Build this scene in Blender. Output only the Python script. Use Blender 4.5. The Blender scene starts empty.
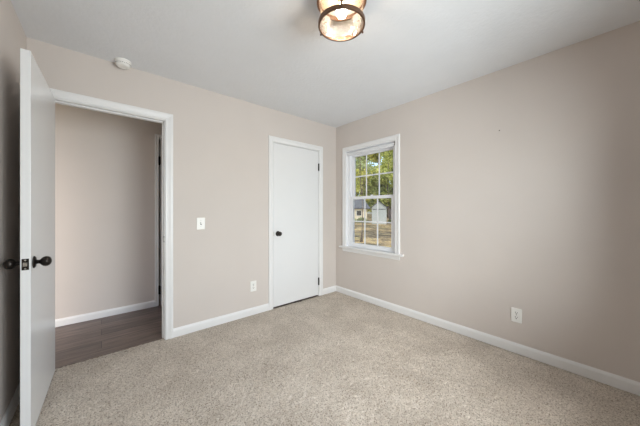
import bpy, bmesh, math, random
import numpy as np
from mathutils import Vector, Matrix

C = bpy.context.scene.collection
S = bpy.context.scene
random.seed(7)
RNG = np.random.default_rng(11)

# ------------------------------------------------------------------ camera
YAW = math.radians(40.588)          # turned to the right of the room's long axis
F_PX = 255.0
CAM_H = 1.204
cd = bpy.data.cameras.new('camera')
cam = bpy.data.objects.new('camera', cd)
C.objects.link(cam)
cam.location = (0, 0, CAM_H)
cam.rotation_euler = (math.pi / 2, 0, -YAW)
cd.sensor_width = 36
cd.lens = F_PX * 36 / 640
cd.shift_y = -2.67 / 640
cd.clip_start = 0.02
cd.clip_end = 300
S.camera = cam

# ------------------------------------------------------------------ world, sun, exposure
w = bpy.data.worlds.new('sky')
S.world = w
w.use_nodes = True
nt = w.node_tree
nt.nodes.clear()
sky = nt.nodes.new('ShaderNodeTexSky')
sky.sky_type = 'NISHITA'
sky.sun_disc = False
sky.sun_elevation = math.radians(42)
sky.sun_rotation = math.radians(200)
sky.air_density = 1.0
sky.dust_density = 2.0
bg = nt.nodes.new('ShaderNodeBackground')
bg.inputs['Strength'].default_value = 0.32
wo = nt.nodes.new('ShaderNodeOutputWorld')
nt.links.new(sky.outputs[0], bg.inputs[0])
nt.links.new(bg.outputs[0], wo.inputs[0])

sd = bpy.data.lights.new('sun', 'SUN')
sun = bpy.data.objects.new('sun', sd)
C.objects.link(sun)
sd.energy = 4.6
sd.angle = math.radians(0.6)
sd.color = (1.0, 0.93, 0.80)
SUN_FROM = Vector((-0.52, 0.62, 0.70)).normalized()
sun.rotation_euler = (-SUN_FROM).to_track_quat('-Z', 'Y').to_euler()

# daylight arriving through the window in the wall behind the camera
ad = bpy.data.lights.new('rear_window_daylight', 'AREA')
al = bpy.data.objects.new('rear_window_daylight', ad)
C.objects.link(al)
ad.shape = 'RECTANGLE'
ad.size = 1.5
ad.size_y = 1.6
ad.energy = 112
ad.color = (0.89, 0.95, 1.0)
al.location = (0.98, -1.00, 1.42)       # just outside that window, shining in
al.rotation_euler = Vector((0, 1, 0)).to_track_quat('-Z', 'Z').to_euler()

BULB_STRENGTH = 105.0
BULB_COLOR = (1.0, 0.92, 0.84)

S.view_settings.view_transform = 'Standard'
S.view_settings.look = 'None'
S.view_settings.exposure = 0.12
S.view_settings.gamma = 1.0
S.view_settings.use_curve_mapping = False
S.cycles.use_denoising = True
S.cycles.max_bounces = 12
S.cycles.diffuse_bounces = 8
S.cycles.transparent_max_bounces = 16
S.cycles.caustics_reflective = False
S.cycles.caustics_refractive = False
S.cycles.sample_clamp_indirect = 6.0

# ------------------------------------------------------------------ room numbers (metres)
XL, XR = -0.406, 2.664              # left and right wall faces
YB, YR = 2.742, -0.65               # wall with the doors, wall behind the camera
HC = 2.44
TH = 0.12                           # inner wall thickness
YH = 3.774                          # far wall of the hallway
HX0, HX1 = -1.5, 1.40               # hallway ends
BIG = (-0.310, 0.445, 2.04)         # opening to the hallway: jamb faces, head
CLO = (1.597, 2.325, 2.038)         # closet opening
HDO = (0.552, 1.28, 2.115)           # door opening in the hallway's far wall
WY0, WY1, WZ0, WZ1 = 1.731, 2.529, 0.690, 2.037    # bedroom window opening
EXT = 0.16                          # outer wall thickness
GZ = -0.40                          # ground level outside


# ------------------------------------------------------------------ materials
def srgb(r, g, b):
    def f(c):
        c /= 255
        return c / 12.92 if c <= 0.04045 else ((c + 0.055) / 1.055) ** 2.4
    return (f(r), f(g), f(b), 1)


def new_mat(name, color, rough=0.5, metal=0.0, spec=0.5):
    m = bpy.data.materials.new(name)
    m.use_nodes = True
    b = m.node_tree.nodes['Principled BSDF']
    b.inputs['Base Color'].default_value = color
    b.inputs['Roughness'].default_value = rough
    b.inputs['Metallic'].default_value = metal
    b.inputs['Specular IOR Level'].default_value = spec
    return m, m.node_tree, b


def node(t, kind, **kw):
    n = t.nodes.new(kind)
    for k, v in kw.items():
        if k in n.inputs:
            n.inputs[k].default_value = v
        else:
            setattr(n, k, v)
    return n


def ramp(t, stops):
    r = t.nodes.new('ShaderNodeValToRGB')
    e = r.color_ramp.elements
    e[0].position, e[0].color = stops[0]
    e[1].position, e[1].color = stops[-1]
    for p, c in stops[1:-1]:
        q = e.new(p)
        q.color = c
    return r


def noisy(name, color, rough, amount=0.03, scale=40, bump=0.0, bump_scale=None, metal=0.0, spec=0.5, dist=0.002):
    """A paint or metal: its own colour, a faint mottling, a fine surface bump."""
    m, t, b = new_mat(name, color, rough, metal, spec)
    tc = node(t, 'ShaderNodeTexCoord')
    n = node(t, 'ShaderNodeTexNoise', Scale=scale, Detail=4.0)
    t.links.new(tc.outputs['Object'], n.inputs['Vector'])
    lo = tuple(c * (1 - amount) for c in color[:3]) + (1,)
    hi = tuple(min(1, c * (1 + amount)) for c in color[:3]) + (1,)
    r = ramp(t, [(0.3, lo), (0.7, hi)])
    t.links.new(n.outputs['Fac'], r.inputs[0])
    t.links.new(r.outputs[0], b.inputs['Base Color'])
    if bump:
        n2 = node(t, 'ShaderNodeTexNoise', Scale=bump_scale or scale, Detail=3.0)
        t.links.new(tc.outputs['Object'], n2.inputs['Vector'])
        bp = node(t, 'ShaderNodeBump', Strength=bump, Distance=dist)
        t.links.new(n2.outputs['Fac'], bp.inputs['Height'])
        t.links.new(bp.outputs[0], b.inputs['Normal'])
    return m


M = {}
M['wall'] = noisy('greige_wall_paint', srgb(210, 202, 196), 0.72, 0.012, 3, 0.12, 190, spec=0.3)
M['ceiling'] = noisy('textured_ceiling_paint', srgb(228, 230, 233), 0.85, 0.01, 6, 0.55, 42, spec=0.2, dist=0.004)
M['trim'] = noisy('white_trim_paint', srgb(232, 232, 232), 0.33, 0.008, 5, 0.05, 120)
M['door'] = noisy('white_door_paint', srgb(229, 230, 231), 0.24, 0.008, 3, 0.05, 90)
M['vinyl'] = noisy('white_window_vinyl', srgb(236, 237, 240), 0.35, 0.005, 5)
M['plastic'] = noisy('white_plastic', srgb(240, 239, 235), 0.35, 0.005, 30)
M['slot'] = noisy('dark_slot', srgb(38, 36, 34), 0.6, 0.02, 60)
M['bronze'] = noisy('oil_rubbed_bronze', srgb(52, 47, 44), 0.32, 0.08, 60, metal=0.85)
M['latch'] = noisy('brushed_steel', srgb(190, 188, 182), 0.35, 0.05, 80, metal=1.0)
M['lamp_metal'] = noisy('bronze_lamp_metal', srgb(104, 78, 60), 0.42, 0.1, 40, metal=0.6)
M['pan'] = noisy('white_enamel', srgb(184, 172, 155), 0.4, 0.01, 20)
M['shade'] = noisy('white_shade_fabric', srgb(230, 231, 233), 0.7, 0.01, 60, 0.1, 200)
M['bracket'] = noisy('grey_bracket', srgb(120, 120, 122), 0.4, 0.03, 60, metal=0.4)
M['outer'] = noisy('outer_wall_board', srgb(190, 186, 176), 0.8, 0.03, 6)


def glass_mat(name, tint, gloss=0.08, seed_scale=None, tint2=None):
    """Thin clear pane: lets light straight through, with a faint sheen."""
    m = bpy.data.materials.new(name)
    m.use_nodes = True
    t = m.node_tree
    t.nodes.clear()
    o = node(t, 'ShaderNodeOutputMaterial')
    mix = node(t, 'ShaderNodeMixShader')
    tr = node(t, 'ShaderNodeBsdfTransparent')
    gl = node(t, 'ShaderNodeBsdfGlossy')
    gl.inputs['Roughness'].default_value = 0.04
    tr.inputs['Color'].default_value = tint
    fr = node(t, 'ShaderNodeFresnel', IOR=1.35)
    t.links.new(fr.outputs[0], mix.inputs[0])
    if seed_scale:
        tc = node(t, 'ShaderNodeTexCoord')
        v = node(t, 'ShaderNodeTexVoronoi', Scale=seed_scale)
        t.links.new(tc.outputs['Object'], v.inputs['Vector'])
        r = ramp(t, [(0.10, tint2), (0.34, tint)])
        t.links.new(v.outputs['Distance'], r.inputs[0])
        t.links.new(r.outputs[0], tr.inputs['Color'])
        bp = node(t, 'ShaderNodeBump', Strength=0.8, Distance=0.004)
        t.links.new(v.outputs['Distance'], bp.inputs['Height'])
        t.links.new(bp.outputs[0], gl.inputs['Normal'])
        gl.inputs['Roughness'].default_value = 0.15
    t.links.new(tr.outputs[0], mix.inputs[1])
    t.links.new(gl.outputs[0], mix.inputs[2])
    t.links.new(mix.outputs[0], o.inputs[0])
    return m


M['glass'] = glass_mat('window_glass', (0.97, 0.98, 0.97, 1))
M['seeded'] = glass_mat('seeded_glass', (0.82, 0.68, 0.52, 1), seed_scale=80, tint2=(0.36, 0.22, 0.11, 1))
M['lens'] = glass_mat('clear_lamp_glass', (0.94, 0.93, 0.91, 1), seed_scale=38, tint2=(0.74, 0.69, 0.62, 1))


def emit_mat(name, color, strength):
    m = bpy.data.materials.new(name)
    m.use_nodes = True
    t = m.node_tree
    t.nodes.clear()
    o = node(t, 'ShaderNodeOutputMaterial')
    e = node(t, 'ShaderNodeEmission', Strength=strength)
    e.inputs['Color'].default_value = (*color, 1)
    t.links.new(e.outputs[0], o.inputs[0])
    return m


M['bulb'] = emit_mat('glowing_bulb', BULB_COLOR, BULB_STRENGTH)


def carpet_mat():
    m, t, b = new_mat('beige_cut_pile_carpet', srgb(180, 168, 155), 0.95, 0, 0.1)
    tc = node(t, 'ShaderNodeTexCoord')
    n = node(t, 'ShaderNodeTexNoise', Scale=135.0, Detail=3.0, Roughness=0.65)      # flecked tufts
    n3 = node(t, 'ShaderNodeTexNoise', Scale=3.2, Detail=5.0, Roughness=0.6)       # trodden patches
    for q in (n, n3):
        t.links.new(tc.outputs['Object'], q.inputs['Vector'])
    r = ramp(t, [(0.35, srgb(136, 124, 112)), (0.45, srgb(203, 192, 179)), (0.56, srgb(220, 210, 198)), (0.72, srgb(240, 231, 221))])
    t.links.new(n.outputs['Fac'], r.inputs[0])
    r3 = ramp(t, [(0.38, (0.84, 0.83, 0.82, 1)), (0.62, (1, 1, 1, 1))])
    t.links.new(n3.outputs['Fac'], r3.inputs[0])
    mx = node(t, 'ShaderNodeMix', data_type='RGBA', blend_type='MULTIPLY')
    mx.inputs[0].default_value = 1.0
    t.links.new(r.outputs[0], mx.inputs[6])
    t.links.new(r3.outputs[0], mx.inputs[7])
    t.links.new(mx.outputs[2], b.inputs['Base Color'])
    bp = node(t, 'ShaderNodeBump', Strength=0.9, Distance=0.008)
    t.links.new(n.outputs['Fac'], bp.inputs['Height'])
    t.links.new(bp.outputs[0], b.inputs['Normal'])
    return m


M['carpet'] = carpet_mat()


def plank_mat():
    m, t, b = new_mat('grey_brown_plank_floor', srgb(100, 88, 82), 0.42)
    tc = node(t, 'ShaderNodeTexCoord')
    br = node(t, 'ShaderNodeTexBrick', Scale=1.0)
    br.inputs['Brick Width'].default_value = 1.2
    br.inputs['Row Height'].default_value = 0.155
    br.inputs['Mortar Size'].default_value = 0.0018
    br.inputs['Color1'].default_value = srgb(128, 112, 104)
    br.inputs['Color2'].default_value = srgb(104, 91, 86)
    br.inputs['Mortar'].default_value = srgb(48, 42, 40)
    t.links.new(tc.outputs['Object'], br.inputs['Vector'])
    mp = node(t, 'ShaderNodeMapping')
    mp.inputs['Scale'].default_value = (2.2, 26, 1)
    t.links.new(tc.outputs['Object'], mp.inputs['Vector'])
    n = node(t, 'ShaderNodeTexNoise', Scale=1.6, Detail=6.0, Roughness=0.6)
    t.links.new(mp.outputs[0], n.inputs['Vector'])
    r = ramp(t, [(0.34, (0.60, 0.59, 0.58, 1)), (0.66, (1.22, 1.21, 1.20, 1))])
    t.links.new(n.outputs['Fac'], r.inputs[0])
    mx = node(t, 'ShaderNodeMix', data_type='RGBA', blend_type='MULTIPLY')
    mx.inputs[0].default_value = 1.0
    t.links.new(br.outputs['Color'], mx.inputs[6])
    t.links.new(r.outputs[0], mx.inputs[7])
    t.links.new(mx.outputs[2], b.inputs['Base Color'])
    return m


M['plank'] = plank_mat()


# ------------------------------------------------------------------ mesh helpers
def tag(o, label=None, cat=None, group=None, kind=None):
    if label:
        o['label'] = label
    if cat:
        o['category'] = cat
    if group:
        o['group'] = group
    if kind:
        o['kind'] = kind
    return o


def obj(name, bm, mat, parent=None, smooth=False, bevel=0.0, seg=2):
    bmesh.ops.recalc_face_normals(bm, faces=bm.faces)
    me = bpy.data.meshes.new(name)
    bm.to_mesh(me)
    bm.free()
    mats = mat if isinstance(mat, (list, tuple)) else [mat]
    for q in mats:
        me.materials.append(q)
    if smooth:
        me.polygons.foreach_set('use_smooth', [True] * len(me.polygons))
    o = bpy.data.objects.new(name, me)
    C.objects.link(o)
    if parent is not None:
        o.parent = parent
    if bevel:
        md = o.modifiers.new('bevel', 'BEVEL')
        md.width = bevel
        md.segments = seg
        md.limit_method = 'ANGLE'
        md.angle_limit = math.radians(40)
    return o


def empty(name, loc=(0, 0, 0), rz=0.0):
    o = bpy.data.objects.new(name, None)
    C.objects.link(o)
    o.location = loc
    o.rotation_euler = (0, 0, rz)
    o.empty_display_size = 0.1
    return o


def box(bm, lo, hi, mi=0):
    x0, y0, z0 = lo
    x1, y1, z1 = hi
    v = [bm.verts.new(p) for p in ((x0, y0, z0), (x1, y0, z0), (x1, y1, z0), (x0, y1, z0),
                                   (x0, y0, z1), (x1, y0, z1), (x1, y1, z1), (x0, y1, z1))]
    for f in ((0, 3, 2, 1), (4, 5, 6, 7), (0, 1, 5, 4), (1, 2, 6, 5), (2, 3, 7, 6), (3, 0, 4, 7)):
        bm.faces.new([v[i] for i in f]).material_index = mi
    return v


def lathe(bm, prof, seg=32, axis='Z', origin=(0, 0, 0), caps=True):
    """prof: (radius, height) pairs, turned about an axis."""
    o = Vector(origin)
    rings = []
    for r, h in prof:
        ring = []
        for k in range(seg):
            a = 2 * math.pi * k / seg
            p = (r * math.cos(a), r * math.sin(a), h)
            if axis == 'Y':
                p = (p[0], p[2], p[1])
            elif axis == 'X':
                p = (p[2], p[0], p[1])
            ring.append(bm.verts.new(o + Vector(p)))
        rings.append(ring)
    for a, b in zip(rings, rings[1:]):
        for k in range(seg):
            bm.faces.new((a[k], a[(k + 1) % seg], b[(k + 1) % seg], b[k]))
    if caps:
        if prof[0][0] > 1e-5:
            bm.faces.new(rings[0])
        if prof[-1][0] > 1e-5:
            bm.faces.new(rings[-1])
    bmesh.ops.remove_doubles(bm, verts=[v for ring in rings for v in ring], dist=1e-6)


def wall(name, axis, face, back, u0, u1, holes, mat, label, v0=0.0, v1=HC, cat='wall'):
    """A wall slab with rectangular holes. axis 'x': plane x=face, u is y. axis 'y': plane y=face, u is x."""
    bm = bmesh.new()
    us = sorted({u0, u1, *[h[0] for h in holes], *[h[1] for h in holes]})
    vs = sorted({v0, v1, *[h[2] for h in holes], *[h[3] for h in holes]})

    def P(u, v, d):
        return (d, u, v) if axis == 'x' else (u, d, v)

    def solid(i, j):
        if i < 0 or j < 0 or i >= len(us) - 1 or j >= len(vs) - 1:
            return False
        cu, cv = (us[i] + us[i + 1]) / 2, (vs[j] + vs[j + 1]) / 2
        return not any(h[0] < cu < h[1] and h[2] < cv < h[3] for h in holes)

    def quad(*pts):
        bm.faces.new([bm.verts.new(p) for p in pts])
    for i in range(len(us) - 1):
        for j in range(len(vs) - 1):
            if not solid(i, j):
                continue
            a, b, c, d = us[i], us[i + 1], vs[j], vs[j + 1]
            for dd in (face, back):
                quad(P(a, c, dd), P(b, c, dd), P(b, d, dd), P(a, d, dd))
            if not solid(i - 1, j):
                quad(P(a, c, face), P(a, d, face), P(a, d, back), P(a, c, back))
            if not solid(i + 1, j):
                quad(P(b, c, face), P(b, d, face), P(b, d, back), P(b, c, back))
            if not solid(i, j - 1):
                quad(P(a, c, face), P(b, c, face), P(b, c, back), P(a, c, back))
            if not solid(i, j + 1):
                quad(P(a, d, face), P(b, d, face), P(b, d, back), P(a, d, back))
    bmesh.ops.remove_doubles(bm, verts=bm.verts, dist=1e-5)
    o = obj(name, bm, mat)
    return tag(o, label, cat, kind='structure')


def slab(name, lo, hi, mat, label, cat):
    bm = bmesh.new()
    box(bm, lo, hi)
    return tag(obj(name, bm, mat), label, cat, kind='structure')


CASING = [(0.0, 0.0), (0.0, 0.009), (0.004, 0.012), (0.012, 0.012), (0.016, 0.010), (0.030, 0.012),
          (0.042, 0.0165), (0.056, 0.0175), (0.061, 0.015), (0.063, 0.011), (0.063, 0.0)]


def casing(bm, path, face, plane, out, prof=CASING, width=None):
    """Mitred moulding. path: inner-edge points (u, v); sideways offsets go to the LEFT of travel.
    plane 'y': u is x; plane 'x': u is y. out: sign of the direction away from the wall."""
    k = (width / prof[-1][0]) if width else 1.0
    n = len(path)
    rows = []
    for i, p in enumerate(path):
        p = Vector(p)
        dirs = []
        if i > 0:
            dirs.append((p - Vector(path[i - 1])).normalized())
        if i < n - 1:
            dirs.append((Vector(path[i + 1]) - p).normalized())
        ns = [Vector((-d.y, d.x)) for d in dirs]
        off = ns[0] if len(ns) == 1 else (ns[0] + ns[1]) / (1 + ns[0].dot(ns[1]))
        row = []
        for a, t in prof:
            q = p + off * (a * k)
            d = face + out * t
            row.append(bm.verts.new((q.x, d, q.y) if plane == 'y' else (d, q.x, q.y)))
        rows.append(row)
    for a, b in zip(rows, rows[1:]):
        for j in range(len(prof) - 1):
            bm.faces.new((a[j], a[j + 1], b[j + 1], b[j]))
        bm.faces.new((a[0], b[0], b[-1], a[-1]))
    bm.faces.new(rows[0])
    bm.faces.new(rows[-1])


def baseboard(name, runs, label, mat=None, h=0.083, t=0.014):
    """runs: (axis, face, out, a, b) straight lengths of skirting."""
    prof = [(0, 0), (0, t), (h * 0.72, t), (h * 0.86, t * 0.8), (h * 0.95, t * 0.45), (h, t * 0.3), (h, 0)]
    bm = bmesh.new()
    for axis, face, out, a, b in runs:
        rows = []
        for e in (a, b):
            rows.append([bm.verts.new((e, face + out * d, z) if axis == 'y' else (face + out * d, e, z)) for z, d in prof])
        for j in range(len(prof) - 1):
            bm.faces.new((rows[0][j], rows[0][j + 1], rows[1][j + 1], rows[1][j]))
        bm.faces.new((rows[0][0], rows[1][0], rows[1][-1], rows[0][-1]))
        bm.faces.new(rows[0])
        bm.faces.new(rows[1])
    return tag(obj(name, bm, mat or M['trim']), label, 'baseboard', kind='structure')


# ------------------------------------------------------------------ shell
def carpet():
    step = 0.009
    y1 = YB + 0.052
    nx = int((XR - XL) / step) + 1
    ny = int((YB - YR) / step) + 1
    xs = np.linspace(XL, XR, nx)
    ys = np.linspace(YR, YB, ny)
    g = RNG.normal(0, 1, (ny, nx))
    g = (g + np.roll(g, 1, 0) + np.roll(g, 1, 1) + np.roll(g, (1, 1), (0, 1))) / 4
    X, Y = np.meshgrid(xs, ys)
    Z = -0.004 + g * 0.0034 + 0.0016 * np.sin(X * 9 + 2 * np.sin(Y * 5)) * np.sin(Y * 11)
    Z = np.minimum(Z, 0.004)
    co = np.stack([X, Y, Z], -1).reshape(-1, 3)
    idx = np.arange(nx * ny).reshape(ny, nx)
    fa = np.stack([idx[:-1, :-1], idx[:-1, 1:], idx[1:, 1:], idx[1:, :-1]], -1).reshape(-1, 4)
    # tongue of carpet under the open doorway, up to the vinyl
    nx2 = int((BIG[1] - BIG[0]) / step) + 1
    x2 = np.linspace(BIG[0], BIG[1], nx2)
    y2 = np.linspace(YB, y1, 7)
    X2, Y2 = np.meshgrid(x2, y2)
    Z2 = -0.004 + RNG.normal(0, 0.0014, X2.shape)
    Z2[-1] = -0.012
    base = len(co)
    co = np.concatenate([co, np.stack([X2, Y2, Z2], -1).reshape(-1, 3)])
    i2 = np.arange(nx2 * 7).reshape(7, nx2) + base
    fa = np.concatenate([fa, np.stack([i2[:-1, :-1], i2[:-1, 1:], i2[1:, 1:], i2[1:, :-1]], -1).reshape(-1, 4)])
    me = bpy.data.meshes.new('floor')
    me.vertices.add(len(co))
    me.vertices.foreach_set('co', co.ravel())
    me.loops.add(fa.size)
    me.loops.foreach_set('vertex_index', fa.ravel().astype(np.int32))
    me.polygons.add(len(fa))
    me.polygons.foreach_set('loop_start', np.arange(0, fa.size, 4, dtype=np.int32))
    me.polygons.foreach_set('loop_total', np.full(len(fa), 4, dtype=np.int32))
    me.update()
    me.validate()
    me.polygons.foreach_set('use_smooth', [True] * len(fa))
    me.materials.append(M['carpet'])
    o = bpy.data.objects.new('floor', me)
    C.objects.link(o)
    tag(o, 'beige cut pile carpet covering the whole bedroom floor', 'carpet', kind='structure')


carpet()
slab('floor_base', (XL - 0.02, YR - 0.02, -0.16), (XR + 0.02, YB + 0.05, -0.03), M['outer'], 'board base under the bedroom carpet', 'floor')
slab('floor_hall', (HX0, YB + 0.050, -0.06), (HX1, YH + 0.9, -0.004), M['plank'], 'dark grey brown wood plank floor of the hallway', 'floor')
slab('ceiling', (XL - 0.02, YR - 0.02, HC), (XR + 0.02, YB + 0.02, HC + 0.12), M['ceiling'], 'pale grey white textured bedroom ceiling', 'ceiling')
slab('ceiling_hall', (HX0, YB + 0.10, HC), (HX1 + 0.1, YH + 1.0, HC + 0.12), M['ceiling'], 'ceiling over the hallway beyond the open doorway', 'ceiling')

wall('wall_left', 'x', XL, XL - EXT, YR, YB, [], M['wall'], 'greige painted wall behind the open white door')
wall('wall_back', 'y', YB, YB + TH, XL - EXT, XR + EXT,
     [(BIG[0] - 0.018, BIG[1] + 0.018, -0.02, BIG[2] + 0.018), (CLO[0] - 0.012, CLO[1] + 0.012, -0.02, CLO[2] + 0.012)],
     M['wall'], 'greige painted wall with the hallway opening and the closed closet door', v0=-0.02)
wall('wall_right', 'x', XR, XR + EXT, YR, YB, [(WY0 - 0.012, WY1 + 0.012, WZ0 - 0.03, WZ1 + 0.012)], M['wall'],
     'greige painted wall with the white double hung window')
RWX0, RWX1, RWZ0, RWZ1 = 0.50, 1.98, 0.55, 2.05
wall('wall_rear', 'y', YR, YR - EXT, XL - EXT, XR + EXT, [(RWX0, RWX1, RWZ0, RWZ1)], M['wall'], 'greige painted wall behind the viewer with a second window')
wall('wall_hall', 'y', YH, YH + TH, HX0, HX1, [(HDO[0] - 0.015, HDO[1] + 0.015, -0.02, HDO[2] + 0.015)], M['wall'],
     'greige painted far wall of the hallway seen through the open doorway', v0=-0.02)
wall('wall_hall_left', 'x', HX0, HX0 - TH, YB + TH, YH + TH, [], M['wall'], 'end wall closing the hallway on the left')
wall('wall_hall_right', 'x', HX1, HX1 + TH, YB + TH, YH + 1.0, [], M['wall'], 'end wall closing the hallway on the right')
wall('wall_hall_room', 'y', YH + 0.9, YH + 1.0, HDO[0] - 0.3, HX1, [], M['wall'], 'wall of the small room beyond the hallway door')
wall('wall_hall_side', 'x', HDO[0] - 0.2, HDO[0] - 0.3, YH + TH, YH + 0.9, [], M['wall'], 'side wall of the small room beyond the hallway door')
wall('wall_closet', 'y', YB + 0.75, YB + 0.85, HX1 + TH, XR + EXT, [], M['wall'], 'back wall inside the closed closet')
slab('floor_closet', (HX1 + TH, YB, -0.06), (XR + EXT, YB + 0.75, -0.006), M['plank'], 'floor inside the closed closet', 'floor')
slab('ceiling_closet', (HX1 + TH, YB + TH, HC), (XR + EXT, YB + 0.75, HC + 0.1), M['ceiling'], 'ceiling inside the closed closet', 'ceiling')
wall('wall_closet_side', 'x', XR + 0.05, XR + EXT, YB + TH, YB + 0.75, [], M['wall'], 'side wall inside the closed closet')

# ------------------------------------------------------------------ baseboards
baseboard('baseboard_right', [('x', XR, -1, YR, YB)], 'white baseboard along the wall with the window')
baseboard('baseboard_back', [('y', YB, -1, 0.513, CLO[0] - 0.060), ('y', YB, -1, CLO[1] + 0.068, XR - 0.014), ('y', YB, -1, XL, BIG[0] - 0.066)],
          'white baseboard on either side of the closed closet door')
baseboard('baseboard_left', [('x', XL, 1, YR, YB)], 'white baseboard on the wall behind the open door')
baseboard('baseboard_rear', [('y', YR, 1, XL, XR)], 'white baseboard on the wall behind the viewer')
baseboard('baseboard_hall', [('y', YH, -1, HX0, HDO[0] - 0.046)], 'white baseboard along the far wall of the hallway', h=0.078)


# ------------------------------------------------------------------ door openings
def frame(name, x0, x1, zt, y0, y1, face_out, label, casing_sides=(True, True), stop=None, jt=0.018, cw=None):
    """Jamb lining plus mitred casing; returns the jamb object."""
    bm = bmesh.new()
    box(bm, (x0 - jt, y0, 0), (x0, y1, zt))
    box(bm, (x1, y0, 0), (x1 + jt, y1, zt))
    box(bm, (x0 - jt, y0, zt), (x1 + jt, y1, zt + jt))
    o = tag(obj(name, bm, M['trim'], bevel=0.0015), label, 'door frame', kind='structure')
    if stop:
        a, b = stop
        bm = bmesh.new()
        box(bm, (x0, a, 0), (x0 + 0.011, b, zt))
        box(bm, (x1 - 0.011, a, 0), (x1, b, zt))
        box(bm, (x0 + 0.011, a, zt - 0.011), (x1 - 0.011, b, zt))
        obj('door_stop', bm, M['trim'], o, bevel=0.002)
    r = 0.006
    for side, face, out in ((0, y0, -1), (1, y1, 1)):
        if casing_sides[side]:
            bm = bmesh.new()
            casing(bm, [(x1 + r, 0), (x1 + r, zt + r), (x0 - r, zt + r), (x0 - r, 0)][::-1], face, 'y', out, width=cw)
            obj('casing', bm, M['trim'], o)
    return o


fr1 = frame('trim_1', BIG[0], BIG[1], BIG[2], YB, YB + TH, -1,
            'white door frame around the open doorway to the hallway', stop=(YB + 0.040, YB + 0.075))
fr2 = frame('trim_2', CLO[0], CLO[1], CLO[2], YB, YB + TH, -1,
            'white door frame around the closed closet door', (True, False), stop=(YB + 0.042, YB + 0.075), jt=0.012)
fr3 = frame('trim_3', HDO[0], HDO[1], HDO[2], YH, YH + TH, -1,
            'white door frame at the end of the hallway wall, half hidden', (True, False), stop=(YH + 0.042, YH + 0.075), jt=0.015, cw=0.040)

# strike plate on the right jamb of the open doorway
bm = bmesh.new()
box(bm, (BIG[1] - 0.0015, YB + 0.006, 0.905), (BIG[1] + 0.0005, YB + 0.033, 0.962))
obj('strike_plate', bm, M['bronze'], fr1)
bm = bmesh.new()
box(bm, (BIG[1] - 0.0025, YB + 0.013, 0.921), (BIG[1] - 0.001, YB + 0.027, 0.946))
box(bm, (BIG[1] - 0.0025, YB - 0.002, 0.915), (BIG[1] - 0.0008, YB + 0.008, 0.952))
obj('strike_lip', bm, M['latch'], fr1)


def hinge_mesh(parent, x, y, z, h=0.089, r=0.0065, leaf=None):
    bm = bmesh.new()
    n = 5
    for k in range(n):
        a = -h / 2 + k * h / n + 0.0006
        b = -h / 2 + (k + 1) * h / n - 0.0006
        lathe(bm, [(r, a), (r, b)], 14, 'Z', (x, y, z))
    for s in (-1, 1):
        lathe(bm, [(r * 0.6, s * h / 2), (r * 0.85, s * (h / 2 + 0.003)), (r * 0.3, s * (h / 2 + 0.006))], 12, 'Z', (x, y, z))
    if leaf:
        box(bm, (min(leaf[0], leaf[1]), leaf[2], z - h / 2), (max(leaf[0], leaf[1]), leaf[3], z + h / 2))
    return obj('hinge', bm, M['bronze'], parent, smooth=False)


KNOB = [(r, h * 0.88) for r, h in [(0.0, 0.0), (0.030, 0.0), (0.0325, 0.002), (0.032, 0.005), (0.028, 0.009), (0.020, 0.011), (0.0115, 0.013),
        (0.010, 0.018), (0.0105, 0.026), (0.014, 0.030), (0.0205, 0.035), (0.0255, 0.043), (0.0275, 0.052), (0.0265, 0.061),
        (0.0225, 0.069), (0.0155, 0.075), (0.007, 0.078), (0.0, 0.0785)]]


def knob(parent, at, axis, sign, name='knob', label=None):
    bm = bmesh.new()
    lathe(bm, [(r, h * sign) for r, h in KNOB[:7]] + [(0.0, KNOB[6][1] * sign)], 32, axis, at)
    rose = obj('rose', bm, M['bronze'], parent, smooth=True)
    bm = bmesh.new()
    lathe(bm, [(0.0, 0.010 * sign)] + [(r, h * sign) for r, h in KNOB[6:]], 32, axis, at)
    k = obj(name, bm, M['bronze'], parent, smooth=True)
    if label:
        k['label'] = label
    return k


# ---- open bedroom door, hinged on the left jamb, swung about 91 degrees into the room
dr = empty('door_1', (-0.307, YB - 0.008, 0), math.radians(-91.35))
tag(dr, 'flat white door standing wide open against the left wall', 'door', kind='structure')
DW, DT = 0.748, 0.037
bm = bmesh.new()
# local +x runs from hinge to latch edge, local +y is the hallway side when shut
box(bm, (0.003, 0.008, 0.012), (DW, 0.008 + DT, 2.034))
obj('panel', bm, M['door'], dr, bevel=0.0025)
kx, kz = DW - 0.062, 0.925
knob(dr, (kx, 0.008 + DT, kz), 'Y', 1, label='dark bronze egg shaped knob')
knob(dr, (kx, 0.008, kz), 'Y', -1, label='dark bronze egg shaped knob')
bm = bmesh.new()
box(bm, (DW - 0.0005, 0.008 + 0.0055, kz - 0.029), (DW + 0.0018, 0.008 + DT - 0.0055, kz + 0.029))
fp = obj('latch_plate', bm, M['bronze'], dr, bevel=0.001)
bm = bmesh.new()
v = box(bm, (DW + 0.001, 0.008 + 0.010, kz - 0.010), (DW + 0.011, 0.008 + DT - 0.011, kz + 0.010))
v[1].co.x -= 0.007; v[5].co.x -= 0.007
obj('latch_bolt', bm, M['latch'], fp, bevel=0.0015)
bm = bmesh.new()
for s in (-1, 1):
    lathe(bm, [(0.004, 0.0015), (0.0036, 0.0026), (0.0, 0.0028)], 12, 'X', (DW, 0.008 + DT / 2, kz + s * 0.022))
obj('screw', bm, M['latch'], fp)
for hz in (0.21, 1.02, 1.82):
    hinge_mesh(dr, 0.0, 0.0, hz, leaf=(0.0, 0.0028, 0.004, 0.036))

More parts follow.
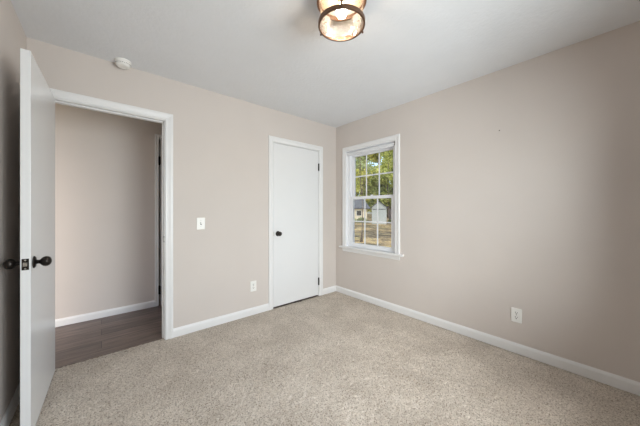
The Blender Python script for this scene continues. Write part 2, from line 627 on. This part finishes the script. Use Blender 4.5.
# ---- closed closet door
dc = empty('door_2', (CLO[0], YB, 0))
tag(dc, 'flat white closed closet door with a bronze knob left of the corner', 'door', kind='structure')
CW = CLO[1] - CLO[0]
bm = bmesh.new()
box(bm, (0.003, 0.003, 0.015), (CW - 0.004, 0.038, CLO[2] - 0.004))
obj('panel', bm, M['door'], dc, bevel=0.002)
knob(dc, (0.066, 0.003, 0.915), 'Y', -1, label='dark bronze egg shaped knob')
for hz in (0.205, 1.81):
    hinge_mesh(dc, CW - 0.001, -0.005, hz, h=0.098, r=0.0085, leaf=(CW - 0.010, CW + 0.008, -0.004, 0.004))
bm = bmesh.new()
box(bm, (-0.002, 0.0005, 0.888), (0.0045, 0.0045, 0.944))
obj('latch_plate', bm, M['latch'], dc)

# ---- hallway door, open towards us, seen at a very flat angle
dh = empty('door_3', (HDO[0] + 0.004, YH - 0.012, 0), math.radians(-90))
tag(dh, 'narrow slice of a white door standing open in the hallway', 'door', kind='structure')
bm = bmesh.new()
box(bm, (0.004, 0.010, 0.008), (0.66, 0.045, HDO[2] - 0.006))
obj('panel', bm, M['door'], dh, bevel=0.002)
for hz in (0.20, 1.83):
    hinge_mesh(dh, -0.006, -0.004, hz, h=0.10, r=0.009, leaf=(-0.004, 0.030, 0.004, 0.011))

# ------------------------------------------------------------------ bedroom window
W1 = empty('window_1', (XR, (WY0 + WY1) / 2, WZ0))
tag(W1, 'white double hung window with grilles looking out on the yard', 'window', kind='structure')


def wloc(bm):
    bmesh.ops.translate(bm, verts=bm.verts, vec=(-XR, -(WY0 + WY1) / 2, -WZ0))
    return bm


bm = bmesh.new()        # jamb lining
box(bm, (XR, WY0 - 0.012, WZ0 - 0.03), (XR + EXT, WY0, WZ1 + 0.012))
box(bm, (XR, WY1, WZ0 - 0.03), (XR + EXT, WY1 + 0.012, WZ1 + 0.012))
box(bm, (XR, WY0, WZ1), (XR + EXT, WY1, WZ1 + 0.012))
box(bm, (XR, WY0, WZ0 - 0.03), (XR + EXT + 0.03, WY1, WZ0))
obj('window_frame', wloc(bm), M['vinyl'], W1, bevel=0.001)
bm = bmesh.new()        # tracks / stops the sashes run in
for a, b in ((WY0, WY0 + 0.036), (WY1 - 0.036, WY1)):
    box(bm, (XR + 0.030, a, WZ0), (XR + 0.042, b, WZ1 - 0.012))
    box(bm, (XR + 0.042, a if a == WY0 else b - 0.026, WZ0), (XR + 0.135, a + 0.026 if a == WY0 else b, WZ1 - 0.012))
    box(bm, (XR + 0.120, a, WZ0), (XR + 0.135, b, WZ1 - 0.012))
box(bm, (XR + 0.030, WY0, WZ1 - 0.045), (XR + 0.135, WY1, WZ1))
obj('sash_track', wloc(bm), M['vinyl'], W1, bevel=0.002)


def sash(z0, z1, d, stile, rail_lo, rail_hi, th=0.028, label=None):
    ya, yb = WY0 + 0.030, WY1 - 0.027
    bm = bmesh.new()
    x0, x1 = XR + d, XR + d + th
    box(bm, (x0, ya, z0), (x1, ya + stile, z1))
    box(bm, (x0, yb - stile, z0), (x1, yb, z1))
    box(bm, (x0, ya + stile, z0), (x1, yb - stile, z0 + rail_lo))
    box(bm, (x0, ya + stile, z1 - rail_hi), (x1, yb - stile, z1))
    s = obj('sash', wloc(bm), M['vinyl'], W1, bevel=0.003)
    g0, g1, h0, h1 = ya + stile, yb - stile, z0 + rail_lo, z1 - rail_hi
    xm = (x0 + x1) / 2
    bm = bmesh.new()
    box(bm, (xm - 0.0025, g0 - 0.004, h0 - 0.004), (xm + 0.0025, g1 + 0.004, h1 + 0.004))
    obj('pane', wloc(bm), M['glass'], s)
    bm = bmesh.new()
    mw = 0.0085
    for k in (1, 2):
        yy = g0 + (g1 - g0) * k / 3
        box(bm, (xm - 0.009, yy - mw, h0), (xm - 0.003, yy + mw, h1))
    zz = (h0 + h1) / 2
    box(bm, (xm - 0.0095, g0, zz - mw), (xm - 0.0035, g1, zz + mw))
    obj('grille', wloc(bm), M['vinyl'], s)
    return s


sash(WZ0 + 0.002, 1.398, 0.048, 0.055, 0.052, 0.040)
up = sash(1.362, WZ1 - 0.030, 0.084, 0.053, 0.036, 0.046)
bm = bmesh.new()       # sash lock on the meeting rail
lathe(bm, [(0.0, 0), (0.016, 0), (0.016, 0.006), (0.008, 0.009), (0.008, 0.014), (0, 0.015)], 20, 'Z', (XR + 0.068, 2.13, 1.398))
box(bm, (XR + 0.058, 2.10, 1.407), (XR + 0.066, 2.14, 1.413))
obj('sash_lock', wloc(bm), M['vinyl'], W1)
bm = bmesh.new()       # casing on three sides
r = 0.004
casing(bm, [(WY0 - r, WZ0), (WY0 - r, WZ1 + r), (WY1 + r, WZ1 + r), (WY1 + r, WZ0)], XR, 'x', -1)
obj('casing', wloc(bm), M['trim'], W1)
bm = bmesh.new()
box(bm, (XR - 0.046, WY0 - 0.120, WZ0 - 0.022), (XR + 0.030, WY1 + 0.112, WZ0 + 0.001))
obj('window_sill', wloc(bm), M['trim'], W1, bevel=0.005, seg=3)
bm = bmesh.new()
casing(bm, [(WY0 - 0.067, WZ0 - 0.022), (WY1 + 0.067, WZ0 - 0.022)][::-1], XR, 'x', -1,
       prof=[(0, 0), (0, 0.012), (0.012, 0.016), (0.030, 0.014), (0.044, 0.009), (0.052, 0.006), (0.052, 0)])
obj('apron', wloc(bm), M['trim'], W1)

# rear window behind the viewer
W2 = empty('window_2', ((RWX0 + RWX1) / 2, YR, RWZ0))
tag(W2, 'white window in the wall behind the viewer', 'window', kind='structure')
bm = bmesh.new()
x0, x1, z0, z1 = RWX0 - W2.location.x, RWX1 - W2.location.x, 0.0, RWZ1 - RWZ0
for a, b, c, d in ((x0, x0 + .05, z0, z1), (x1 - .05, x1, z0, z1), (x0, x1, z0, z0 + .05), (x0, x1, z1 - .05, z1), (x0, x1, (z0 + z1) / 2 - .02, (z0 + z1) / 2 + .02)):
    box(bm, (a, -0.10, c), (b, -0.06, d))
obj('window_frame', bm, M['vinyl'], W2)
bm = bmesh.new()
box(bm, (x0 + .05, -0.083, z0 + .05), (x1 - .05, -0.079, z1 - .05))
obj('pane', bm, M['glass'], W2)
bm = bmesh.new()
casing(bm, [(x1 + .004, z0), (x1 + .004, z1 + .004), (x0 - .004, z1 + .004), (x0 - .004, z0)][::-1], 0, 'y', 1)
obj('casing', bm, M['trim'], W2)

# ------------------------------------------------------------------ roller shade, rolled up in the window head
rs = empty('roller_shade', (XR + 0.002, (WY0 + WY1) / 2, WZ1 - 0.030))
tag(rs, 'white roller shade rolled up tight at the head of the window', 'window shade')
hw = (WY1 - WY0) / 2
bm = bmesh.new()
lathe(bm, [(0.0, -hw + 0.012), (0.0165, -hw + 0.012), (0.0165, hw - 0.012), (0, hw - 0.012)], 28, 'Y')
for v in bm.verts:
    v.co.x += 0.012
obj('fabric_roll', bm, M['shade'], rs, smooth=False)
bm = bmesh.new()
box(bm, (-0.008, -hw + 0.018, -0.034), (-0.004, hw - 0.018, -0.012))
obj('hem_bar', bm, M['shade'], rs, bevel=0.001)
for s in (-1, 1):
    bm = bmesh.new()
    y = s * (hw - 0.006)
    box(bm, (-0.006, y - 0.0055, -0.022), (0.026, y + 0.0055, 0.022))
    lathe(bm, [(0.0, -0.011 * s), (0.007, -0.011 * s), (0.007, 0.004 * s), (0, 0.004 * s)], 12, 'Y', (0.010, y, 0))
    br = obj('bracket', bm, M['bracket'] if s < 0 else M['vinyl'], rs, bevel=0.001)
    if s < 0:
        br['label'] = 'small grey mounting bracket'

# ------------------------------------------------------------------ ceiling light
LX, LY = 1.045, 1.030
lamp = empty('ceiling_light', (LX, LY, HC))
tag(lamp, 'round bronze flush mount ceiling light with glass drum and glowing bulb', 'ceiling light')
ZR = 2.262 - HC      # bottom ring height, local
R = 0.132
bm = bmesh.new()
lathe(bm, [(0.0, 0.0), (0.138, 0.0), (0.142, -0.004), (0.142, -0.048), (0.139, -0.052), (0.128, -0.052), (0.126, -0.028), (0.0, -0.028)], 64)
obj('canopy', bm, M['lamp_metal'], lamp, smooth=False, bevel=0.001)
bm = bmesh.new()
lathe(bm, [(0.0, -0.0285), (0.1255, -0.0285), (0.1255, -0.0300), (0.045, -0.034), (0.0, -0.034)], 64)
obj('reflector', bm, M['pan'], lamp)
bm = bmesh.new()      # glass drum
lathe(bm, [(R - 0.010, -0.050), (R - 0.010, ZR + 0.004)], 72, caps=False)
obj('glass_drum', bm, M['seeded'], lamp, smooth=True)
bm = bmesh.new()
lathe(bm, [(0.0, ZR + 0.004), (R - 0.012, ZR + 0.004)], 72, caps=False)
obj('glass_base', bm, M['lens'], lamp, smooth=True)


def ring(bm, r0, r1, z0, z1, seg=72):
    pr = [(r0, z0), (r1, z0), (r1, z1), (r0, z1), (r0, z0)]
    lathe(bm, pr, seg, caps=False)


bm = bmesh.new()
ring(bm, R - 0.009, R + 0.002, ZR - 0.004, ZR + 0.020)
obj('ring', bm, M['lamp_metal'], lamp, bevel=0.0015)
away = math.atan2(LY, LX)
for k in range(3):
    a = away + math.pi + k * 2 * math.pi / 3
    bm = bmesh.new()
    box(bm, (R + 0.001, -0.0065, ZR), (R + 0.005, 0.0065, -0.028))
    bmesh.ops.rotate(bm, verts=bm.verts, cent=(0, 0, 0), matrix=Matrix.Rotation(a, 3, 'Z'))
    obj('strap', bm, M['lamp_metal'], lamp, bevel=0.001)
    bm = bmesh.new()
    lathe(bm, [(0.0, R + 0.003), (0.0035, R + 0.003), (0.0035, R + 0.009), (0.0065, R + 0.010), (0.0065, R + 0.015), (0.003, R + 0.018), (0, R + 0.018)], 14, 'X', (0, 0, ZR + 0.006))
    bmesh.ops.rotate(bm, verts=bm.verts, cent=(0, 0, 0), matrix=Matrix.Rotation(a, 3, 'Z'))
    obj('thumb_screw', bm, M['lamp_metal'], lamp, smooth=True)
bm = bmesh.new()
lathe(bm, [(0.0, -0.033), (0.019, -0.033), (0.019, -0.052), (0.0, -0.052)], 24)
obj('socket', bm, M['plastic'], lamp)
bm = bmesh.new()
lathe(bm, [(0.0, -0.050), (0.013, -0.050), (0.0135, -0.062), (0.020, -0.074), (0.0275, -0.088), (0.030, -0.100), (0.0285, -0.113),
           (0.022, -0.124), (0.012, -0.130), (0.0, -0.132)], 28)
obj('bulb', bm, M['bulb'], lamp, smooth=True)

# ------------------------------------------------------------------ smoke detector
sm = empty('smoke_detector', (0.136, 2.664, HC))
tag(sm, 'small round white smoke detector on the ceiling above the doorway', 'smoke detector')
bm = bmesh.new()
lathe(bm, [(0.0, 0.0), (0.054, 0.0), (0.055, -0.006), (0.053, -0.012), (0.0, -0.012)], 48)
obj('mounting_plate', bm, M['plastic'], sm)
bm = bmesh.new()
lathe(bm, [(0.0, -0.012), (0.050, -0.012), (0.051, -0.018), (0.050, -0.036), (0.044, -0.046), (0.035, -0.050), (0.026, -0.050), (0.024, -0.0475), (0.0, -0.0475)], 48)
obj('cover', bm, M['plastic'], sm, bevel=0.001)
bm = bmesh.new()
for k in range(26):
    a = k * 2 * math.pi / 26
    vs = box(bm, (0.0495, -0.0032, -0.031), (0.0518, 0.0032, -0.028))
    bmesh.ops.rotate(bm, verts=vs, cent=(0, 0, 0), matrix=Matrix.Rotation(a, 3, 'Z'))
obj('vent', bm, M['slot'], sm)
bm = bmesh.new()
lathe(bm, [(0.008, -0.0470), (0.008, -0.0495), (0.0, -0.050)], 16, 'Z', (-0.006, -0.010, 0))
obj('test_button', bm, M['plastic'], sm)


# ------------------------------------------------------------------ switch and outlets (built facing -y)
def plate(parent, wdt=0.072, hgt=0.117):
    bm = bmesh.new()
    box(bm, (-wdt / 2, -0.006, -hgt / 2), (wdt / 2, 0.0, hgt / 2))
    return obj('cover_plate', bm, M['plastic'], parent, bevel=0.0028, seg=3)


def outlet(loc, rz, label):
    o = empty('wall_outlet', loc, rz)
    tag(o, label, 'outlet')
    plate(o, 0.074, 0.119)
    for s in (-1, 1):
        cz = s * 0.0195
        bm = bmesh.new()
        n = 28
        vs0, vs1 = [], []
        for k in range(n):
            a = 2 * math.pi * k / n
            x = max(-0.0135, min(0.0135, 0.0172 * math.cos(a)))
            z = 0.0155 * math.sin(a)
            vs0.append(bm.verts.new((x, -0.0055, cz + z)))
            vs1.append(bm.verts.new((x * 0.97, -0.0083, cz + z * 0.97)))
        bmesh.ops.remove_doubles(bm, verts=bm.verts, dist=1e-6)
        bm.verts.ensure_lookup_table()
        for k in range(n):
            try:
                bm.faces.new((vs0[k], vs0[(k + 1) % n], vs1[(k + 1) % n], vs1[k]))
            except Exception:
                pass
        try:
            bm.faces.new(vs1)
        except Exception:
            pass
        rc = obj('receptacle', bm, M['plastic'], o)
        bm = bmesh.new()
        box(bm, (-0.0082, -0.0088, cz + 0.0000), (-0.0048, -0.0080, cz + 0.0098))
        box(bm, (0.0048, -0.0088, cz + 0.0010), (0.0082, -0.0080, cz + 0.0090))
        lathe(bm, [(0.0, -0.0088), (0.0040, -0.0088), (0.0040, -0.0080), (0, -0.0080)], 12, 'Y', (0, 0, cz - 0.0075))
        obj('slots', bm, M['slot'], rc)
    bm = bmesh.new()
    lathe(bm, [(0.0, -0.0075), (0.0028, -0.0072), (0.0032, -0.0058)], 12, 'Y', (0, 0, 0))
    obj('screw', bm, M['latch'], o)
    return o


outlet((1.333, YB, 0.328), 0, 'white duplex outlet on the wall between doorway and closet door')
outlet((XR, 0.556, 0.318), math.radians(-90), 'white duplex outlet low on the wall right of the window')

sw = empty('light_switch', (0.762, YB, 1.070))
tag(sw, 'white toggle light switch on the wall right of the open doorway', 'light switch')
plate(sw, 0.078, 0.119)
bm = bmesh.new()
box(bm, (-0.0062, -0.0072, -0.0125), (0.0062, -0.0050, 0.0125))
obj('toggle_slot', bm, M['bracket'], sw)
bm = bmesh.new()
vs = box(bm, (-0.0045, -0.017, -0.004), (0.0045, -0.006, 0.006))
for k in (0, 1, 4, 5):
    vs[k].co.z += 0.006
obj('toggle', bm, M['plastic'], sw, bevel=0.001)
for s in (-1, 1):
    bm = bmesh.new()
    lathe(bm, [(0.0, -0.0075), (0.0028, -0.0072), (0.0032, -0.0058)], 12, 'Y', (0, 0, s * 0.030))
    obj('screw', bm, M['latch'], sw)

# small nail left in the right wall
bm = bmesh.new()
lathe(bm, [(0.0, -0.012), (0.0045, -0.012), (0.0045, -0.010), (0.0018, -0.0095), (0.0018, 0.004)], 12, 'X', (0, 0, 0))
nl = tag(obj('nail', bm, M['bronze']), 'tiny dark nail left in the bare wall right of the window', 'nail')
nl.location = (XR, 0.676, 1.905)

# ------------------------------------------------------------------ outside
SN, CS = math.sin(YAW), math.cos(YAW)


def far(side, depth):
    """A spot on the ground outside: metres to the right of and metres along the direction the camera looks."""
    return (side * CS + depth * SN, -side * SN + depth * CS)


def ground_mat():
    m, t, b = new_mat('leaf_strewn_lawn', srgb(150, 130, 90), 0.95, 0, 0.1)
    tc = node(t, 'ShaderNodeTexCoord')
    n = node(t, 'ShaderNodeTexNoise', Scale=0.9, Detail=6.0, Roughness=0.65)
    n2 = node(t, 'ShaderNodeTexNoise', Scale=6.0, Detail=5.0, Roughness=0.7)
    for q in (n, n2):
        t.links.new(tc.outputs['Object'], q.inputs['Vector'])
    r = ramp(t, [(0.36, srgb(84, 80, 60)), (0.46, srgb(122, 108, 88)), (0.56, srgb(184, 164, 126)), (0.68, srgb(110, 112, 70))])
    t.links.new(n.outputs['Fac'], r.inputs[0])
    r2 = ramp(t, [(0.38, (0.42, 0.42, 0.40, 1)), (0.58, (1.15, 1.12, 1.04, 1))])
    t.links.new(n2.outputs['Fac'], r2.inputs[0])
    mx = node(t, 'ShaderNodeMix', data_type='RGBA', blend_type='MULTIPLY')
    mx.inputs[0].default_value = 1.0
    t.links.new(r.outputs[0], mx.inputs[6])
    t.links.new(r2.outputs[0], mx.inputs[7])
    t.links.new(mx.outputs[2], b.inputs['Base Color'])
    return m


M['lawn'] = ground_mat()
M['bark'] = noisy('tree_bark', srgb(104, 92, 80), 0.9, 0.25, 7)
M['shed_wall'] = noisy('grey_shed_siding', srgb(172, 179, 180), 0.7, 0.02, 3)
M['shingle'] = noisy('grey_roof_shingle', srgb(84, 86, 90), 0.85, 0.15, 10)
M['cream'] = noisy('cream_house_siding', srgb(238, 226, 198), 0.7, 0.03, 3)
M['fence'] = noisy('weathered_fence_board', srgb(92, 84, 82), 0.85, 0.15, 9)
M['dark_glass'] = noisy('dark_house_window', srgb(52, 56, 60), 0.15, 0.05, 9)
M['white_trim'] = noisy('white_outdoor_trim', srgb(232, 230, 224), 0.5, 0.02, 5)


def leaf_mat(name, c1, c2, c3):
    m, t, b = new_mat(name, c2, 0.6, 0, 0.3)
    tc = node(t, 'ShaderNodeTexCoord')
    n = node(t, 'ShaderNodeTexNoise', Scale=0.9, Detail=5.0, Roughness=0.7)
    t.links.new(tc.outputs['Object'], n.inputs['Vector'])
    r = ramp(t, [(0.36, c1), (0.5, c2), (0.64, c3)])
    t.links.new(n.outputs['Fac'], r.inputs[0])
    t.links.new(r.outputs[0], b.inputs['Base Color'])
    tl = node(t, 'ShaderNodeBsdfTranslucent')
    t.links.new(r.outputs[0], tl.inputs['Color'])
    mx = node(t, 'ShaderNodeMixShader')
    mx.inputs[0].default_value = 0.45
    out = t.nodes['Material Output']
    t.links.new(b.outputs[0], mx.inputs[1])
    t.links.new(tl.outputs[0], mx.inputs[2])
    t.links.new(mx.outputs[0], out.inputs[0])
    return m


LEAF = [leaf_mat('mid_green_leaves', srgb(96, 110, 54), srgb(172, 180, 92), srgb(232, 230, 150)),
        leaf_mat('yellow_green_leaves', srgb(132, 146, 60), srgb(208, 208, 104), srgb(244, 236, 156)),
        leaf_mat('dull_green_leaves', srgb(78, 94, 60), srgb(142, 156, 100), srgb(204, 212, 160))]

bm = bmesh.new()
box(bm, (-60, -60, GZ - 0.3), (100, 120, GZ))
tag(obj('ground', bm, M['lawn']), 'straw coloured leaf strewn yard outside the window', 'ground', kind='structure')


def quads_mesh(name, cen, nrm_seed, size, mat, parent):
    n = len(cen)
    a = nrm_seed.normal(0, 1, (n, 3))
    a /= np.linalg.norm(a, axis=1)[:, None]
    b = nrm_seed.normal(0, 1, (n, 3))
    b -= a * np.sum(a * b, axis=1)[:, None]
    b /= np.linalg.norm(b, axis=1)[:, None]
    s = size * nrm_seed.uniform(0.6, 1.3, (n, 1))
    co = np.stack([cen - a * s, cen - b * s * 0.55, cen + a * s, cen + b * s * 0.55], 1).reshape(-1, 3)
    me = bpy.data.meshes.new(name)
    me.vertices.add(len(co))
    me.vertices.foreach_set('co', co.ravel())
    me.loops.add(n * 4)
    me.loops.foreach_set('vertex_index', np.arange(n * 4, dtype=np.int32))
    me.polygons.add(n)
    me.polygons.foreach_set('loop_start', np.arange(0, n * 4, 4, dtype=np.int32))
    me.polygons.foreach_set('loop_total', np.full(n, 4, dtype=np.int32))
    me.update()
    me.validate()
    me.materials.append(mat)
    o = bpy.data.objects.new(name, me)
    C.objects.link(o)
    o.parent = parent
    return o


def tree(side, depth, height, width, base, kind, label, leaves=3600, leaf=0.17, trunk_r=0.16, lean=0.0, group=None, seed=0):
    rg = np.random.default_rng(100 + seed)
    x, y = far(side, depth)
    root = empty('tree', (x, y, GZ))
    tag(root, label, 'tree', group)
    bm = bmesh.new()
    pts = []
    hh = height * 0.82
    for k in range(9):
        t = k / 8
        pts.append((lean * t * t + 0.12 * math.sin(3 * t + seed), 0.1 * math.sin(4 * t + seed * 2), hh * t, trunk_r * (1.15 - 0.85 * t) + (0.06 if k == 0 else 0)))

    def tube(pts, seg=9):
        rings = []
        for px, py, pz, r in pts:
            rings.append([bm.verts.new((px + r * math.cos(2 * math.pi * k / seg), py + r * math.sin(2 * math.pi * k / seg), pz)) for k in range(seg)])
        for a, b in zip(rings, rings[1:]):
            for k in range(seg):
                bm.faces.new((a[k], a[(k + 1) % seg], b[(k + 1) % seg], b[k]))
        bm.faces.new(rings[-1])
        bm.faces.new(rings[0])
    tube(pts)
    blobs = []
    nb = 16
    for k in range(nb):
        a = rg.uniform(0, 2 * math.pi)
        t = rg.uniform(0, 1)
        z = base + (height - base) * t
        rr = width / 2 * math.sqrt(max(0.08, 1 - (1.7 * t - 0.75) ** 2)) * rg.uniform(0.35, 0.85)
        blobs.append((rr * math.cos(a) + lean * t, rr * math.sin(a), z, width * rg.uniform(0.13, 0.24)))
    for bx, by, bz, br in blobs[:9]:
        z0 = max(base * 0.75, bz - 1.6)
        i = min(8, int(z0 / hh * 8))
        px, py, pz, pr = pts[i]
        tube([(px, py, pz, pr * 0.5), ((px + bx) / 2, (py + by) / 2, (pz + bz) / 2 + 0.15, pr * 0.33), (bx, by, bz, pr * 0.12)], 6)
    obj('trunk', bm, M['bark'], root, smooth=True)
    cen = []
    per = leaves // nb
    for bx, by, bz, br in blobs:
        d = rg.normal(0, 1, (per, 3))
        d /= np.linalg.norm(d, axis=1)[:, None]
        rad = br * rg.uniform(0.25, 1.05, (per, 1)) ** 0.6
        cen.append(np.array([bx, by, bz]) + d * rad * np.array([1.0, 1.0, 0.8]))
    quads_mesh('foliage', np.concatenate(cen), rg, leaf, LEAF[kind], root)
    return root


# far row behind shed and house, then the nearer ones
GT = 'trees at the back of the yard'
tree(3.5, 54, 15.0, 9.4, 2.0, 0, 'leafy green tree rising behind the left part of the cream house', 8000, 0.36, 0.22, seed=1, group=GT)
tree(14.5, 54, 15.0, 9.4, 2.0, 0, 'bushy green tree standing behind and right of the grey shed', 8000, 0.36, 0.20, seed=3, group=GT)
tree(10.6, 66, 18.5, 10.0, 1.6, 1, 'yellow green tree between house and shed, behind the nearest row', 9000, 0.42, 0.24, seed=2, group=GT)
tree(22.5, 66, 17.0, 10.0, 2.0, 2, 'dull green tree farthest to the right at the back of the yard', 5200, 0.40, 0.22, seed=4, group=GT)
tree(-1.5, 66, 17.0, 10.0, 2.0, 2, 'dull green tree farthest to the left behind the cream house', 5200, 0.40, 0.22, seed=6, group=GT)
tree(18.0, 79, 22.0, 11.0, 1.4, 1, 'tall yellow green tree in the last row right of the shed', 10000, 0.50, 0.26, seed=7, group=GT)
tree(7.0, 79, 22.0, 11.0, 1.4, 2, 'tall dull green tree in the last row above the house roof', 10000, 0.50, 0.26, seed=5, group=GT)
tree(12.6, 93, 27.0, 12.5, 1.4, 0, 'very tall green tree in the deepest row right above the shed', 10000, 0.60, 0.30, seed=15, group=GT)
tree(26.5, 93, 27.0, 12.5, 1.4, 2, 'very tall dull green tree in the deepest row far to the right', 8000, 0.60, 0.30, seed=16, group=GT)
GN = 'nearer trees in the yard'
tree(1.2, 26, 10.5, 6.6, 3.4, 1, 'yellow green tree reaching in from the left over the upper panes', 3600, 0.16, 0.13, lean=0.3, seed=8, group=GN)
tree(10.4, 27, 10.5, 7.2, 3.2, 0, 'green tree reaching in from the right over the upper panes', 3600, 0.16, 0.13, lean=-0.3, seed=10, group=GN)
tree(-1.2, 17.5, 8.0, 6.0, 2.8, 2, 'dull green tree added at the left to shade the straw coloured yard', 3000, 0.15, 0.12, seed=11, group=GN)  # added mainly for the shadow it throws across the ground

tree(-5.2, 27, 9.0, 5.6, 2.8, 0, 'unseen green tree added farthest left to cast a long shade', 3000, 0.17, 0.12, seed=12, group=GN)  # out of view, added only to lay shadow streaks over the yard


def shrub(side, depth, wdt, hgt, label, seed):
    rg = np.random.default_rng(seed)
    x, y = far(side, depth)
    root = empty('shrub', (x, y, GZ))
    tag(root, label, 'shrub', 'low shrubs in front of house and shed')
    bm = bmesh.new()
    for k in range(7):
        a = rg.uniform(0, 6.28)
        q = Vector((math.cos(a) * wdt * 0.3, math.sin(a) * wdt * 0.3, hgt * 0.8))
        n = Vector((-q.y, q.x, 0)).normalized() * 0.012
        vs = [bm.verts.new(p) for p in (-n, n, Vector((0.0, 0.0, 0)) + n.cross(Vector((0, 0, 1))) * 1.5, q)]
        for f in ((0, 1, 2), (0, 1, 3), (1, 2, 3), (2, 0, 3)):
            bm.faces.new([vs[i] for i in f])
    obj('stems', bm, M['bark'], root)
    d = rg.normal(0, 1, (1100, 3))
    d /= np.linalg.norm(d, axis=1)[:, None]
    d[:, 2] = np.abs(d[:, 2])
    cen = d * rg.uniform(0.2, 1, (1100, 1)) ** 0.5 * np.array([wdt / 2, wdt / 2, hgt * 0.9]) + np.array([0, 0, 0.06])
    quads_mesh('foliage', cen, rg, 0.07, LEAF[2], root)


shrub(5.35, 32.5, 1.5, 0.75, 'low green shrub just left of the grey shed', 31)
shrub(4.15, 34.5, 1.9, 0.65, 'low wide green shrub in front of the cream wall', 32)
shrub(8.75, 31.0, 1.1, 0.60, 'low green shrub at the right corner of the shed by the dark fence', 33)

# small sapling close to the house, seen in the lower left panes
tree(2.02, 12.8, 5.6, 1.7, 3.6, 2, 'thin bare stemmed sapling in the lower left panes', 700, 0.07, 0.024, seed=14)

# shed
sx, sy = far(7.16, 31.0)
shed = empty('garden_shed', (sx, sy, GZ), -YAW - math.radians(12))
tag(shed, 'small pale grey garden shed with a gabled roof in the yard', 'shed')
bm = bmesh.new()
hwid, hlen, eave, peak = 0.83, 1.6, 1.95, 2.62
pf = [(-hwid, 0), (hwid, 0), (hwid, eave), (0, peak), (-hwid, eave)]
A = [bm.verts.new((a, -hlen, b)) for a, b in pf]
B = [bm.verts.new((a, hlen, b)) for a, b in pf]
bm.faces.new(A)
bm.faces.new(B)
for k in range(5):
    bm.faces.new((A[k], A[(k + 1) % 5], B[(k + 1) % 5], B[k]))
obj('shed_body', bm, M['shed_wall'], shed)
bm = bmesh.new()
for s in (-1, 1):
    vs = []
    for yy in (-hlen - 0.15, hlen + 0.15):
        for a, b in ((0, peak), (s * (hwid + 0.16), eave - 0.10), (s * (hwid + 0.16), eave - 0.02), (0, peak + 0.09)):
            vs.append(bm.verts.new((a, yy, b)))
    for f in ((0, 1, 2, 3), (4, 5, 6, 7), (0, 1, 5, 4), (1, 2, 6, 5), (2, 3, 7, 6), (3, 0, 4, 7)):
        bm.faces.new([vs[i] for i in f])
obj('roof', bm, M['shingle'], shed)
bm = bmesh.new()
for s in (-1, 1):
    box(bm, (s * 0.33 - 0.32, -hlen - 0.03, 0.08), (s * 0.33 + 0.32, -hlen, 1.66))
dd = obj('shed_door', bm, M['shed_wall'], shed, bevel=0.01)
bm = bmesh.new()
box(bm, (-0.72, -hlen - 0.05, 1.68), (0.72, -hlen - 0.002, 1.75))
obj('door_track', bm, M['shingle'], shed)

# neighbour's house
hx, hy = far(3.0, 39.0)
house = empty('house', (hx, hy, GZ), -YAW + math.radians(6))
tag(house, 'cream house with a grey shingle roof beyond the yard', 'house')
bm = bmesh.new()
box(bm, (-6.0, 0, 0), (4.3, 7, 1.95))
obj('house_wall', bm, M['cream'], house)
bm = bmesh.new()
vs = [bm.verts.new(p) for p in ((-6.4, -0.45, 1.82), (4.7, -0.45, 1.82), (4.7, 3.5, 3.45), (-6.4, 3.5, 3.45), (4.7, 7.45, 1.82), (-6.4, 7.45, 1.82),
                                (-6.4, -0.45, 1.95), (4.7, -0.45, 1.95), (4.7, 3.5, 3.62), (-6.4, 3.5, 3.62), (4.7, 7.45, 1.95), (-6.4, 7.45, 1.95))]
for f in ((0, 1, 7, 6), (6, 7, 8, 9), (9, 8, 10, 11), (5, 4, 10, 11), (0, 1, 2, 3), (3, 2, 4, 5), (0, 6, 9, 3), (3, 9, 11, 5), (1, 7, 8, 2), (2, 8, 10, 4)):
    bm.faces.new([vs[i] for i in f])
obj('roof', bm, M['shingle'], house)
for wx in (-4.0, -1.3, 2.6):
    bm = bmesh.new()
    box(bm, (wx, -0.05, 0.75), (wx + 0.85, 0.01, 1.60))
    wf = obj('house_window', bm, M['white_trim'], house)
    bm = bmesh.new()
    box(bm, (wx + 0.07, -0.07, 0.82), (wx + 0.78, -0.045, 1.53))
    obj('pane', bm, M['dark_glass'], wf)

# board fence right of the shed
fx, fy = far(8.9, 33.0)
fn = empty('board_fence', (fx, fy, GZ), -YAW)
tag(fn, 'dark weathered board fence right of the grey shed', 'fence')
bm = bmesh.new()
for k in range(40):
    box(bm, (k * 0.16, 0, 0.03), (k * 0.16 + 0.148, 0.02, 1.78 + 0.02 * math.sin(k * 2.1)))
obj('boards', bm, M['fence'], fn)
bm = bmesh.new()
for z in (0.35, 1.45):
    box(bm, (0, 0.02, z), (6.4, 0.06, z + 0.09))
obj('rail', bm, M['fence'], fn)
